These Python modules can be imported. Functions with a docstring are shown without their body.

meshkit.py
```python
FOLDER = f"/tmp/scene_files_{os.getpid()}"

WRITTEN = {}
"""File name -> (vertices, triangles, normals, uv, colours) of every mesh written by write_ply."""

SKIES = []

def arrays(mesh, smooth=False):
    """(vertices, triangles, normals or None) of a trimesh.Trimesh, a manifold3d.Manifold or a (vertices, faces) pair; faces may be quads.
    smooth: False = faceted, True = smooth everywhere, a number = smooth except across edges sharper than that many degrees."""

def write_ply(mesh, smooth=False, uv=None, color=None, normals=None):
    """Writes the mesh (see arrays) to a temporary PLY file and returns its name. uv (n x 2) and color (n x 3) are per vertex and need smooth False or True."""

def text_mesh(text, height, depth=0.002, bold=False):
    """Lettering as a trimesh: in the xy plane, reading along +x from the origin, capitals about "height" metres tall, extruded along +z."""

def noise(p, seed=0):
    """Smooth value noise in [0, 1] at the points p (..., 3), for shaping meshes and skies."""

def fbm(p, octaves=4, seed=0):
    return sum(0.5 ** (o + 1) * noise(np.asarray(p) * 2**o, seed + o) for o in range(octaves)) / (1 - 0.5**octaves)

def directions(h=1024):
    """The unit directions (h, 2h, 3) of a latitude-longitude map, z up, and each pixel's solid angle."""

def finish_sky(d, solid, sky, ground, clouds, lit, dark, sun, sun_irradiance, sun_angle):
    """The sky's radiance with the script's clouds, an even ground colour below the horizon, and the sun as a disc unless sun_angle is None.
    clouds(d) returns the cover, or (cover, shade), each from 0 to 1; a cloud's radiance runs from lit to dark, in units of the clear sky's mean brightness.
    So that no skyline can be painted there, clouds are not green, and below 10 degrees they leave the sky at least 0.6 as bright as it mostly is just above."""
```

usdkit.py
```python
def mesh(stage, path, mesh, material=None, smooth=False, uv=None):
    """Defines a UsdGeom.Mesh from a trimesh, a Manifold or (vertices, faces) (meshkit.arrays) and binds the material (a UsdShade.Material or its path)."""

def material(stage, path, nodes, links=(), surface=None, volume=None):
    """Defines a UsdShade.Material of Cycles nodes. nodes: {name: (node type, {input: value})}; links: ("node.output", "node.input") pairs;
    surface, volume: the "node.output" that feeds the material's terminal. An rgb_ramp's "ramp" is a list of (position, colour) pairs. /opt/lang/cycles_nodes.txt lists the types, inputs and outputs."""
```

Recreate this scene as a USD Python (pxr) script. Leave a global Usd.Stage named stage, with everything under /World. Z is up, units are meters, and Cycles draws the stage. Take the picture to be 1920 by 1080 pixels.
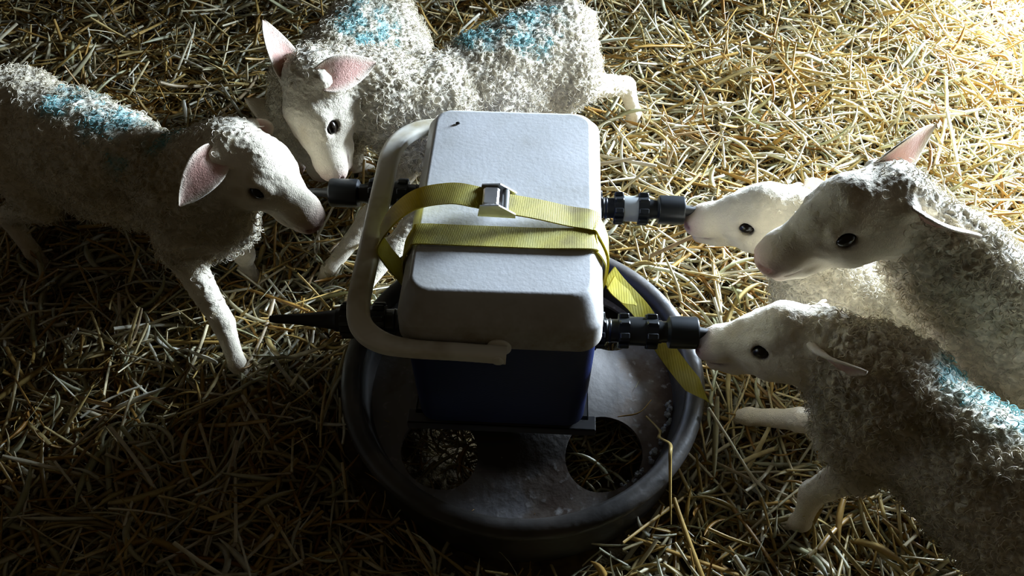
import math
import numpy as np, trimesh, manifold3d as m3, usdkit, meshkit
from pxr import Usd, UsdGeom, UsdLux, UsdShade, Gf, Sdf, Vt
from shapely.geometry import Polygon, Point

stage = Usd.Stage.CreateInMemory()
UsdGeom.SetStageUpAxis(stage, UsdGeom.Tokens.z)
UsdGeom.SetStageMetersPerUnit(stage, 1.0)
UsdGeom.Xform.Define(stage, '/World')
UsdGeom.Scope.Define(stage, '/World/Looks')
PI = math.pi

# ------------------------------------------------------------------ camera, light, exposure
cam = UsdGeom.Camera.Define(stage, '/World/camera')
cam.CreateHorizontalApertureAttr(36.0)
cam.CreateVerticalApertureAttr(20.25)
cam.CreateFocalLengthAttr(36.0 * 1663 / 1920)
cam.CreateClippingRangeAttr(Gf.Vec2f(0.05, 100))
cam.AddTranslateOp().Set(Gf.Vec3d(0, 0, 1.49))
cam.AddRotateXOp().Set(90 - 49.0)
cam.CreateExposureAttr(0.12)

dome = UsdLux.DomeLight.Define(stage, '/World/dim_barn_air')          # the little light that bounces about the shed
dome.CreateIntensityAttr(0.0075)
dome.CreateColorAttr(Gf.Vec3f(1.0, 0.72, 0.34))


def area_light(name, pos, target, w, h, intensity, color):
    l = UsdLux.RectLight.Define(stage, '/World/' + name)
    l.CreateWidthAttr(w); l.CreateHeightAttr(h); l.CreateIntensityAttr(intensity); l.CreateColorAttr(Gf.Vec3f(*color))
    m = Gf.Matrix4d().SetLookAt(Gf.Vec3d(*pos), Gf.Vec3d(*target), Gf.Vec3d(0, 0, 1)).GetInverse()
    l.AddTransformOp().Set(m)
    return l


# daylight falling in through the shed's open doorway, behind and to the right
area_light('doorway_daylight', (2.20, 2.66, .90), (1.90, 1.70, 0.74), 1.40, 1.05, 225.0, (0.74, 0.89, 1.07))

# ------------------------------------------------------------------ helpers
used = {}


def path_of(name, parent=None):
    base = str(parent.GetPath()) if parent is not None else '/World'
    n = used.get((base, name), 0)
    used[(base, name)] = n + 1
    return f'{base}/{name}' + (f'_{n:03d}' if n else '')


def tag(prim, label=None, cat=None, group=None, kind=None):
    for k, v in (('label', label), ('category', cat), ('group', group), ('kind', kind)):
        if v:
            prim.SetCustomDataByKey(k, v)
    return prim


def thing(name, label, cat, loc=(0, 0, 0), rz=0.0, group=None):
    x = UsdGeom.Xform.Define(stage, path_of(name))
    x.AddTranslateOp().Set(Gf.Vec3d(*map(float, loc)))
    if rz:
        x.AddRotateZOp().Set(float(rz))
    return tag(x.GetPrim(), label, cat, group)


def obj(name, mesh, mat, parent=None, smooth=35, label=None):
    m = usdkit.mesh(stage, path_of(name, parent), mesh, mat, smooth)
    if label:
        m.GetPrim().SetCustomDataByKey('label', label)
    return m.GetPrim()


def cat_(ms):
    return trimesh.util.concatenate([m for m in ms])


def unit(v):
    v = np.asarray(v, float)
    return v / (np.linalg.norm(v) + 1e-12)


def man(m):
    t = m.to_mesh()
    return trimesh.Trimesh(np.array(t.vert_properties[:, :3]), np.array(t.tri_verts), process=False)


def rrect(hx, hy, r, n=6):
    pts = []
    for cx, cy, a0 in ((hx - r, hy - r, 0), (-hx + r, hy - r, 90), (-hx + r, -hy + r, 180), (hx - r, -hy + r, 270)):
        for k in range(n + 1):
            a = math.radians(a0 + 90 * k / n)
            pts.append((cx + r * math.cos(a), cy + r * math.sin(a)))
    return np.array(pts)


def loft(levels, n=8):
    """Closed solid through rounded rectangles; levels: (z, half x, half y, corner radius)."""
    rings = [np.c_[rrect(hx, hy, r, n), np.full(4 * (n + 1), z)] for z, hx, hy, r in levels]
    N = len(rings[0])
    v = np.vstack(rings + [[[0, 0, levels[0][0]]], [[0, 0, levels[-1][0]]]])
    f = []
    for i in range(len(rings) - 1):
        for j in range(N):
            a, b = i * N + j, i * N + (j + 1) % N
            f += [[a, b, b + N], [a, b + N, a + N]]
    c0, c1, o = len(v) - 2, len(v) - 1, (len(rings) - 1) * N
    for j in range(N):
        f += [[c0, (j + 1) % N, j], [c1, o + j, o + (j + 1) % N]]
    return trimesh.Trimesh(v, f, process=False)


def frames(P):
    P = np.asarray(P, float)
    T = np.gradient(P, axis=0)
    return T / (np.linalg.norm(T, axis=1, keepdims=True) + 1e-12)


def smooth_path(P, n):
    """Catmull-Rom through the points."""
    P = np.asarray(P, float)
    Q = np.vstack([2 * P[0] - P[1], P, 2 * P[-1] - P[-2]])
    out = []
    t = np.linspace(0, len(P) - 1, n)
    for x in t:
        i = min(int(x), len(P) - 2)
        u = x - i
        a, b, c, d = Q[i:i + 4]
        out.append(0.5 * (2 * b + (c - a) * u + (2 * a - 5 * b + 4 * c - d) * u * u + (3 * b - a - 3 * c + d) * u ** 3))
    return np.array(out)


def sweep(P, section, side):
    """Closed sweep of a 2-D section (columns: along side, along normal) down the path P."""
    P = np.asarray(P, float)
    T = frames(P)
    side = np.broadcast_to(np.asarray(side, float), P.shape)
    W = side - T * (side * T).sum(1, keepdims=True)
    W /= np.linalg.norm(W, axis=1, keepdims=True) + 1e-12
    N = np.cross(T, W)
    section = np.asarray(section, float)
    if section.ndim == 2:
        section = np.broadcast_to(section, (len(P),) + section.shape)
    k = section.shape[1]
    v = (P[:, None] + section[..., :1] * W[:, None] + section[..., 1:2] * N[:, None]).reshape(-1, 3)
    f = []
    for i in range(len(P) - 1):
        for j in range(k):
            a, b = i * k + j, i * k + (j + 1) % k
            f += [[a, a + k, b + k], [a, b + k, b]]
    v = np.vstack([v, P[0], P[-1]])
    c0, c1, o = len(v) - 2, len(v) - 1, (len(P) - 1) * k
    for j in range(k):
        f += [[c0, j, (j + 1) % k], [c1, o + (j + 1) % k, o + j]]
    m = trimesh.Trimesh(v, f, process=False)
    if len(f) > 400:
        m.fix_normals()
    return m


def ribbon(P, side, width, thick, n=80, ends=None):
    P = smooth_path(P, n)
    if np.ndim(side) == 2:
        side = smooth_path(side, n)
    w = np.full(n, width) if ends is None else width * np.asarray([ends(t) for t in np.linspace(0, 1, n)])
    sec = np.stack([np.stack([w * a, np.full(n, thick * b)], -1) for a, b in ((-.5, -.5), (.5, -.5), (.5, .5), (-.5, .5))], 1)
    return sweep(P, sec, side)


def tube(P, r, n=10, k=40):
    P = smooth_path(P, k)
    rr = np.interp(np.linspace(0, 1, k), np.linspace(0, 1, np.size(r)), np.atleast_1d(r))
    a = np.linspace(0, 2 * PI, n, endpoint=False)
    sec = np.stack([rr[:, None] * np.cos(a), rr[:, None] * np.sin(a)], -1)
    ref = np.array([0, 0, 1.0]) if abs(unit(P[-1] - P[0])[2]) < .8 else np.array([1.0, 0, 0])
    return sweep(P, sec, ref)


def lathe(profile, n=32, sides=None):
    """Profile (r, x) turned about +x; closed at both ends by r = 0 points."""
    prof = np.asarray(profile, float)
    a = np.linspace(0, 2 * PI, n, endpoint=False)
    v = np.concatenate([np.stack([np.full(n, x), r * np.cos(a), r * np.sin(a)], -1) for r, x in prof])
    f = []
    for i in range(len(prof) - 1):
        for j in range(n):
            p, q = i * n + j, i * n + (j + 1) % n
            f += [[p, p + n, q + n], [p, q + n, q]]
    m = trimesh.Trimesh(v, f, process=False)
    m.merge_vertices()
    m.update_faces(m.nondegenerate_faces())
    m.fix_normals()
    return m


def moved(m, M=None, t=(0, 0, 0)):
    m = m.copy()
    if M is not None:
        A = np.eye(4); A[:3, :3] = M
        m.apply_transform(A)
    m.apply_translation(t)
    return m


def box_at(size, c):
    m = trimesh.creation.box(size)
    m.apply_translation(c)
    return m


def bevel_box(size, c, b=0.002):
    sx, sy, sz = np.asarray(size) / 2
    m = loft([(-sz, sx - b, sy - b, b), (-sz + b, sx, sy, b * 1.5), (sz - b, sx, sy, b * 1.5), (sz, sx - b, sy - b, b)], 3)
    m.apply_translation(c)
    return m


# ------------------------------------------------------------------ materials
L = '/World/Looks/'


def noisy(name, c1, c2, scale=8, rough=0.6, bump=0.0, bscale=60, bdist=0.004, detail=4, lo=.35, hi=.65, coord='texture_coordinate.object', extra=None):
    nodes = {'tc': ('texture_coordinate', {}), 'n': ('noise_texture', {'scale': scale, 'detail': detail}),
             'r': ('rgb_ramp', {'ramp': [(lo, c1), (hi, c2)]}),
             'p': ('principled_bsdf', {'roughness': rough, **(extra or {})})}
    links = [('tc.object', 'n.vector'), ('n.fac', 'r.fac'), ('r.color', 'p.base_color')]
    if bump:
        nodes['b'] = ('noise_texture', {'scale': bscale, 'detail': 3})
        nodes['bp'] = ('bump', {'strength': bump, 'distance': bdist})
        links += [('tc.object', 'b.vector'), ('b.fac', 'bp.height'), ('bp.normal', 'p.normal')]
    return usdkit.material(stage, L + name, nodes, links, 'p.BSDF')


M = {}
M['black_plastic'] = noisy('black_plastic', (.008, .009, .010), (.014, .016, .018), rough=.32)
M['black_rubber'] = noisy('black_rubber', (.010, .010, .010), (.02, .02, .019), rough=.5)
M['grey_plastic'] = noisy('grey_plastic', (.20, .21, .21), (.27, .28, .28), rough=.45)
M['navy'] = noisy('navy_plastic', (.006, .012, .06), (.009, .017, .08), scale=14, rough=.42, bump=.12, bscale=300)
M['handle'] = noisy('handle_plastic', (.40, .34, .22), (.76, .74, .67), scale=11, rough=.38, lo=.30, hi=.50)
M['dark_steel'] = noisy('dark_steel', (.035, .035, .038), (.06, .058, .055), rough=.5)
M['cast_steel'] = noisy('buckle_steel', (.72, .72, .72), (.85, .85, .84), scale=40, rough=.38, extra={'metallic': 1.0})
M['dark_slot'] = noisy('buckle_dark', (.03, .03, .025), (.05, .05, .04), rough=.6)  # near-black finish of the buckle roller
M['hoof'] = noisy('hoof_horn', (.06, .045, .03), (.14, .11, .07), scale=60, rough=.5)
M['eye'] = noisy('eye_glaze', (.006, .004, .003), (.012, .008, .005), rough=.20)

# the dirty white lid: grey grime in blotches, brown dirt gathered along the skirt
M['lid'] = usdkit.material(stage, L + 'lid_plastic', {
    'tc': ('texture_coordinate', {}), 'n': ('noise_texture', {'scale': 7, 'detail': 6, 'roughness': .62}),
    'r': ('rgb_ramp', {'ramp': [(.30, (.38, .37, .345)), (.50, (.50, .50, .50)), (.75, (.56, .56, .57))]}),
    'n2': ('noise_texture', {'scale': 26, 'detail': 6, 'roughness': .7}),
    'r2': ('rgb_ramp', {'ramp': [(.34, (.12, .12, .12)), (.66, (1, 1, 1))]}),
    'x': ('separate_xyz', {}), 'mr': ('map_range', {'from_min': .486, 'from_max': .415, 'to_min': .10, 'to_max': .95, 'clamp': True}),
    'mu': ('math', {'math_type': 'multiply'}), 'mix': ('mix', {'color2': (.22, .165, .075)}),
    'b': ('noise_texture', {'scale': 160, 'detail': 3}), 'bp': ('bump', {'strength': .10, 'distance': .003}),
    'p': ('principled_bsdf', {'roughness': .42})},
    [('tc.object', 'n.vector'), ('tc.object', 'n2.vector'), ('tc.object', 'x.vector'), ('tc.object', 'b.vector'), ('n.fac', 'r.fac'), ('n2.fac', 'r2.fac'),
     ('x.z', 'mr.value'), ('mr.result', 'mu.value1'), ('r2.color', 'mu.value2'), ('mu.value', 'mix.fac'), ('r.color', 'mix.color1'), ('mix.color', 'p.base_color'),
     ('b.fac', 'bp.height'), ('bp.normal', 'p.normal')], 'p.BSDF')

# yellow webbing: fine ribs across, worn paler in patches, a few dark smears
M['webbing'] = usdkit.material(stage, L + 'yellow_webbing', {
    'tc': ('texture_coordinate', {}), 'n': ('noise_texture', {'scale': 16, 'detail': 5}),
    'r': ('rgb_ramp', {'ramp': [(.32, (.26, .20, .012)), (.50, (.50, .43, .035)), (.70, (.60, .56, .16))]}),
    'w': ('wave_texture', {'scale': 260, 'bands_direction': 'x', 'distortion': .6}),
    'bp': ('bump', {'strength': .35, 'distance': .0015}), 'p': ('principled_bsdf', {'roughness': .62}),
    't': ('translucent_bsdf', {'color': (.5, .38, .02)}), 'mc': ('mix_closure', {'fac': .22})},
    [('tc.object', 'n.vector'), ('tc.object', 'w.vector'), ('n.fac', 'r.fac'), ('r.color', 'p.base_color'), ('w.fac', 'bp.height'), ('bp.normal', 'p.normal'),
     ('p.BSDF', 'mc.closure1'), ('t.BSDF', 'mc.closure2')], 'mc.closure')

# worn grey wheel paint with rust blotches; box shade painted dark into the middle
M['wheel'] = usdkit.material(stage, L + 'wheel_paint', {
    'tc': ('texture_coordinate', {}), 'n': ('noise_texture', {'scale': 5.5, 'detail': 6, 'roughness': .6}),
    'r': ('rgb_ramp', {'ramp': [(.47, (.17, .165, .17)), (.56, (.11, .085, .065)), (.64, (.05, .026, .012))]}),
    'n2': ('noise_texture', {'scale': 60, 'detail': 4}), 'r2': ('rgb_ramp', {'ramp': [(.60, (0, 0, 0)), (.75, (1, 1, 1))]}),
    'mix': ('mix', {'color2': (.30, .29, .28)}), 'bp': ('bump', {'strength': .3, 'distance': .004}),
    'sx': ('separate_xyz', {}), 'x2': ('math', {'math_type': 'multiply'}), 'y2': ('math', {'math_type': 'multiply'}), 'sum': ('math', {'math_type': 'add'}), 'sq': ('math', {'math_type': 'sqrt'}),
    'wob': ('math', {'math_type': 'multiply_add', 'value2': .10}), 'hub_shade': ('map_range', {'from_min': .232, 'from_max': .262, 'to_min': 1.0, 'to_max': 0.0, 'clamp': True}), 'hub_shade_mix': ('mix', {'color2': (.020, .014, .009)}),
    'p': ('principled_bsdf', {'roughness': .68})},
    [('tc.object', 'n.vector'), ('tc.object', 'n2.vector'), ('n.fac', 'r.fac'), ('n2.fac', 'r2.fac'), ('r2.color', 'mix.fac'), ('r.color', 'mix.color1'), ('mix.color', 'hub_shade_mix.color1'), ('hub_shade.result', 'hub_shade_mix.fac'), ('hub_shade_mix.color', 'p.base_color'),
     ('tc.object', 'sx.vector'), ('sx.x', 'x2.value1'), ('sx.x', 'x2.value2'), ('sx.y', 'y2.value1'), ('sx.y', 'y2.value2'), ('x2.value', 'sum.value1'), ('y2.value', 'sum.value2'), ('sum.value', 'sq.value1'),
     ('n.fac', 'wob.value1'), ('sq.value', 'wob.value3'), ('wob.value', 'hub_shade.value'),
     ('n2.fac', 'bp.height'), ('bp.normal', 'p.normal')], 'p.BSDF')
M['rim'] = noisy('wheel_rim_paint', (.022, .020, .018), (.07, .062, .055), scale=10, rough=.42, bump=.3, bscale=50)


def straw_mat(name, stops, trans):
    return usdkit.material(stage, L + name, {
        'oi': ('object_info', {}), 'r': ('rgb_ramp', {'ramp': stops}), 'tc': ('texture_coordinate', {}),
        'n': ('noise_texture', {'scale': 45, 'detail': 3}), 'r2': ('rgb_ramp', {'ramp': [(.3, (.72, .68, .60)), (.6, (1, 1, 1))]}),
        'mx': ('mix', {'mix_type': 'multiply', 'fac': 1.0}),
        'p': ('principled_bsdf', {'roughness': .36}), 't': ('translucent_bsdf', {}), 'mc': ('mix_closure', {'fac': trans})},
        [('oi.random', 'r.fac'), ('tc.object', 'n.vector'), ('n.fac', 'r2.fac'), ('r.color', 'mx.color1'), ('r2.color', 'mx.color2'), ('mx.color', 'p.base_color'), ('mx.color', 't.color'),
         ('p.BSDF', 'mc.closure1'), ('t.BSDF', 'mc.closure2')], 'mc.closure')


M['stalk'] = straw_mat('straw_stalk', [(0, (.40, .22, .05)), (.22, (.50, .34, .10)), (.38, (.58, .46, .20)), (.6, (.68, .60, .39)), (.85, (.77, .74, .60)), (1, (.32, .18, .04))], .12)
M['leaf'] = straw_mat('straw_leaf', [(0, (.36, .17, .03)), (.24, (.44, .28, .07)), (.42, (.52, .40, .15)), (.6, (.62, .56, .36)), (.8, (.48, .48, .28)), (1, (.76, .74, .62))], .25)
M['floor'] = noisy('trodden_bedding', (.05, .032, .012), (.16, .11, .04), scale=30, rough=.9, bump=.6, bscale=70, bdist=.02)

# ------------------------------------------------------------------ the floor and its straw
rng = np.random.default_rng(7)
WHEEL = np.array([.02, .98])


def hill(x, y):
    p = np.stack([np.asarray(x) * 2.6, np.asarray(y) * 2.6, np.zeros(np.shape(x))], -1)
    q = np.stack([np.asarray(x) * 8.0, np.asarray(y) * 8.0, np.ones(np.shape(x))], -1)
    return .045 * (meshkit.fbm(p, 3, 3) - .5) + .018 * (meshkit.noise(q, 5) - .5)


gx, gy = np.meshgrid(np.linspace(-3.3, 3.4, 133), np.linspace(-.6, 3.3, 105), indexing='ij')
gv = np.stack([gx, gy, hill(gx, gy) - .030], -1).reshape(-1, 3)
ii = np.arange(133 * 105).reshape(133, 105)
gf = np.stack([ii[:-1, :-1], ii[1:, :-1], ii[1:, 1:], ii[:-1, 1:]], -1).reshape(-1, 4)
fl = usdkit.mesh(stage, '/World/floor', (gv, gf), M['floor'], True)
tag(fl.GetPrim(), kind='structure')

M['wall'] = noisy('rendered_wall', (.07, .06, .05), (.11, .095, .075), scale=4, rough=.9, bump=.4, bscale=25, bdist=.01)
for nm, parts in (('wall_left', [((.12, 3.7, 2.75), (-3.2, 1.15, 1.3))]), ('wall_right', [((.12, 3.7, 2.75), (3.3, 1.15, 1.3))]),
                  ('wall_back', [((4.60, .12, 2.75), (-.84, 3.06, 1.3)), ((.36, .12, 2.75), (3.12, 3.06, 1.3)), ((1.48, .12, .75), (2.20, 3.06, 2.3))])):
    w_ = usdkit.mesh(stage, '/World/' + nm, cat_([box_at(a, b) for a, b in parts]), M['wall'], False)
    tag(w_.GetPrim(), kind='structure')

# added door leaf, out of view, keeps daylight off the far left straw
M['door'] = noisy('added_door_timber', (.05, .038, .024), (.09, .07, .045), scale=12, rough=.8, bump=.3, bscale=40)
dl = [bevel_box((.032, .116, 2.0), (1.47, 2.565 + .12 * k, 1.03), .003) for k in range(4)]
dl += [bevel_box((.026, .475, .10), (1.442, 2.745, z), .003) for z in (.35, 1.75)]
tag(usdkit.mesh(stage, '/World/door_1', cat_(dl), M['door'], False).GetPrim(), kind='structure')


def straw_shape(kind, r):
    """One straw along x, centred."""
    if kind == 'stalk':
        ln, w = r.uniform(.13, .34), r.uniform(.0042, .0072)
        bend, kink = r.normal(0, .10), r.uniform(-.3, .3)
        n = 9
        t = np.linspace(-.5, .5, n)
        k0 = r.uniform(-.3, .3)
        y = ln * (bend * t * t * 1.6 + (kink * np.maximum(0, t - k0) if r.random() < .4 else 0))
        z = ln * (r.normal(0, .10) * t * t)
        P = np.stack([ln * t, y, z], -1)
        a = np.linspace(0, 2 * PI, 5, endpoint=False)
        ww = w / 2 * (1 + .35 * (np.abs(t - r.uniform(-.4, .4)) < .06))
        return sweep(P, np.stack([ww[:, None] * np.cos(a) * 1.15, ww[:, None] * np.sin(a) * .75], -1), (0, 1, 0))
    if kind == 'leaf':
        ln, w = r.uniform(.11, .30), r.uniform(.0055, .0115)
        n = 15
        t = np.linspace(-.5, .5, n)
        curl = r.uniform(.4, 2.6)
        ang = curl * (t + .5) ** r.uniform(1, 2) * r.choice([-1, 1])
        d = np.stack([np.cos(ang), np.sin(ang), .25 * np.sin(t * r.uniform(2, 7) + r.uniform(0, 6))], -1)
        P = np.cumsum(d, 0) * ln / n
        P -= P.mean(0)
        tw = r.uniform(-3.5, 3.5) * t + r.uniform(0, 6)
        side = np.stack([-np.sin(ang) * np.cos(tw), np.cos(ang) * np.cos(tw), np.sin(tw)], -1)
        ww = w * np.clip(1.15 * (1 - (2 * np.abs(t)) ** 3) + .12, .12, 1)
        sec = np.stack([np.stack([ww * a, .0007 * b * np.ones(n)], -1) for a, b in ((-.5, 0), (0, -1), (.5, 0), (0, 1))], 1)
        return sweep(P, sec, side)
    ln, w = r.uniform(.025, .085), r.uniform(.0035, .008)
    t = np.linspace(-.5, .5, 5)
    P = np.stack([ln * t, ln * r.normal(0, .3) * t * t, ln * r.normal(0, .4) * t * t], -1)
    sec = np.stack([np.stack([w * a * np.ones(5), .0010 * b * np.ones(5)], -1) for a, b in ((-.5, 0), (0, -1), (.5, 0), (0, 1))], 1)
    return sweep(P, sec, (0, 1, .3))


def instancer(path, kinds, counts, pts_fn, seed, size=1.0, tilt=.22):
    r = np.random.default_rng(seed)
    pi = UsdGeom.PointInstancer.Define(stage, path)
    UsdGeom.Scope.Define(stage, path + '/shapes')
    protos, idx, pos, quat, scl = [], [], [], [], []
    for kind, nproto in kinds:
        for _ in range(nproto):
            p = f'{path}/shapes/{kind}_{len(protos):03d}'
            usdkit.mesh(stage, p, straw_shape(kind, r), M['stalk' if kind == 'stalk' else 'leaf'], True)
            protos.append(p)
    start = np.cumsum([0] + [n for _, n in kinds])
    for (kind, nproto), s0, cnt in zip(kinds, start, counts):
        P, yaw = pts_fn(r, cnt, kind)
        n = len(P)
        idx.append(r.integers(s0, s0 + nproto, n))
        pos.append(P)
        pitch = r.normal(0, tilt, n)
        roll = r.uniform(0, 2 * PI, n) if kind == 'stalk' else r.normal(0, .6, n) + (r.random(n) < .5) * PI
        cy, sy, cp, sp, cr, sr = np.cos(yaw / 2), np.sin(yaw / 2), np.cos(pitch / 2), np.sin(pitch / 2), np.cos(roll / 2), np.sin(roll / 2)
        quat.append(np.stack([cr * cp * cy + sr * sp * sy, sr * cp * cy - cr * sp * sy, cr * sp * cy + sr * cp * sy, cr * cp * sy - sr * sp * cy], -1))
        scl.append(size * r.uniform(.75, 1.25, n))
    idx, pos, quat, scl = map(np.concatenate, (idx, pos, quat, scl))
    pi.CreatePrototypesRel().SetTargets([Sdf.Path(p) for p in protos])
    pi.CreateProtoIndicesAttr(Vt.IntArray.FromNumpy(idx.astype(np.int32)))
    pi.CreatePositionsAttr(Vt.Vec3fArray.FromNumpy(pos.astype(np.float32)))
    pi.CreateOrientationsAttr(Vt.QuathArray([Gf.Quath(float(a), float(b), float(c), float(d)) for a, b, c, d in quat]))
    pi.CreateScalesAttr(Vt.Vec3fArray.FromNumpy(np.repeat(scl[:, None], 3, 1).astype(np.float32)))
    return pi.GetPrim()


def bed(r, n, kind):
    x, y = r.uniform(-2.4, 2.5, n), r.uniform(.1, 2.85, n)
    yaw = r.uniform(0, 2 * PI, n)
    d = np.hypot(x - WHEEL[0], y - WHEEL[1])
    half = {'stalk': .13, 'leaf': .08, 'chaff': .03}[kind]
    e = np.minimum(np.hypot(x + half * np.cos(yaw) - WHEEL[0], y + half * np.sin(yaw) - WHEEL[1]), np.hypot(x - half * np.cos(yaw) - WHEEL[0], y - half * np.sin(yaw) - WHEEL[1]))
    ok = (np.minimum(d, e) > (.338 if kind == 'chaff' else .348))
    x, y, yaw = x[ok], y[ok], yaw[ok]
    up = r.random(len(x)) ** 1.6 * .058 - .014
    return np.stack([x, y, hill(x, y) + up], -1), yaw


straw = instancer('/World/straw_bedding', [('stalk', 14), ('leaf', 18), ('chaff', 8)], [17000, 24000, 17000], bed, 11, 1.0, .32)
tag(straw, 'loose golden straw bedding strewn thick over the whole floor', 'straw', kind='stuff')


def inwheel(r, n, kind):
    a, q = r.uniform(-PI, PI, n), r.uniform(.10, .25, n)
    return np.stack([WHEEL[0] + q * np.cos(a), WHEEL[1] + q * np.sin(a), r.uniform(.0, .045, n)], -1), r.uniform(0, 6.28, n)


s2 = instancer('/World/straw_litter', [('leaf', 8), ('chaff', 5)], [420, 320], inwheel, 5, .62)
tag(s2, 'dull straw litter lying inside the steel wheel below the cool box', 'straw', kind='stuff')

# ------------------------------------------------------------------ the steel wheel lying flat
wheel = thing('steel_wheel', 'large grey steel wheel lying flat under the cool box', 'wheel', (WHEEL[0], WHEEL[1], 0))


def revolve_z(poly, n=96):
    return man(m3.CrossSection([np.asarray(poly, float)], m3.FillRule.EvenOdd).revolve(n))


ZW = .86
prof = [(.296, .0), (.322, .0), (.325, .05), (.318, .10), (.322, .128)]
prof += [(.322 + .0185 * math.cos(a), .146 + .0185 * math.sin(a)) for a in np.linspace(-1.2, PI + .9, 12)]
prof += [(.300, .118), (.290, .085), (.288, .03)]
prof = [(a, b * ZW) for a, b in prof]
obj('rim', revolve_z(prof), M['rim'], wheel, 40)
dp = [(0, .130), (.10, .130), (.13, .126), (.19, .100), (.25, .082), (.292, .076), (.292, .068), (.25, .074), (.19, .092), (.13, .118), (.10, .122), (0, .122)]
dp = [(a, b * ZW) for a, b in dp]
disc = m3.CrossSection([np.array(dp)], m3.FillRule.EvenOdd).revolve(96)
for a in (44, 134, 224, 314):
    h = m3.CrossSection.circle(.062, 40).scale((1.05, 1.25)).extrude(.3)
    h = h.translate((.212, 0, 0)).rotate((0, 0, a))
    disc -= h
disc = disc.refine_to_length(.03)
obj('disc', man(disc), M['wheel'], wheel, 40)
lumps = []
for k in range(34):
    a = -PI / 180 * rng.uniform(8, 52)
    b = trimesh.creation.icosphere(1, rng.uniform(.0025, .006))
    b.vertices *= rng.uniform(.6, 1.3, b.vertices.shape)
    b.apply_translation((.281 * math.cos(a) + rng.normal(0, .003), .281 * math.sin(a) + rng.normal(0, .003), .074 + rng.uniform(0, .006)))
    lumps.append(b)
tag(obj('dried_mud', cat_(lumps), M['grey_plastic'], wheel), kind='stuff')

# ------------------------------------------------------------------ angle-iron stand
BC = np.array([-.007, 1.075]); YAW = -2.9
stand = thing('iron_stand', 'dark angle-iron stand carrying the cool box above the wheel', 'stand', (BC[0], BC[1], 0), YAW)
HX, HY = .150, .240
for sgn in (-1, 1):
    obj('rail', cat_([bevel_box((2 * HX + .03, .03, .004), (0, sgn * (HY - .012), .162), .001), bevel_box((2 * HX + .03, .004, .018), (0, sgn * (HY + .001), .155), .001)]), M['dark_steel'], stand)
for sgn in (-1, 1):
    obj('rail', cat_([bevel_box((.03, 2 * HY - .034, .004), (sgn * (HX - .012), 0, .162), .001), bevel_box((.004, 2 * HY - .034, .018), (sgn * (HX + .001), 0, .155), .001)]), M['dark_steel'], stand)
for py in (-.06, -.14):
    obj('cross_bar', bevel_box((2 * HX, .024, .010), (0, py, .1545), .001), M['dark_steel'], stand)
    for px in (-.045, .055):
        obj('foot', bevel_box((.03, .03, .037), (px, py, .1315), .002), M['dark_steel'], stand)

# ------------------------------------------------------------------ the cool box
box = thing('cool_box', 'white-lidded navy cool box standing between the lambs', 'cool box', (BC[0], BC[1], 0), YAW)
Z0 = .165
obj('body', loft([(Z0, .139, .234, .03), (Z0 + .005, .144, .239, .032), (Z0 + .11, .148, .243, .034), (.398, .151, .247, .036), (.402, .146, .242, .034)]), M['navy'], box, 30)
obj('lid', loft([(.398, .150, .246, .030), (.401, .155, .252, .034), (.408, .158, .255, .036), (.446, .157, .254, .036), (.452, .1555, .2515, .036), (.457, .153, .247, .036),
                 (.482, .1425, .224, .033), (.487, .140, .219, .032), (.4895, .137, .215, .031), (.4905, .133, .210, .030), (.4908, .06, .11, .02)]), M['lid'], box, 25)
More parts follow.
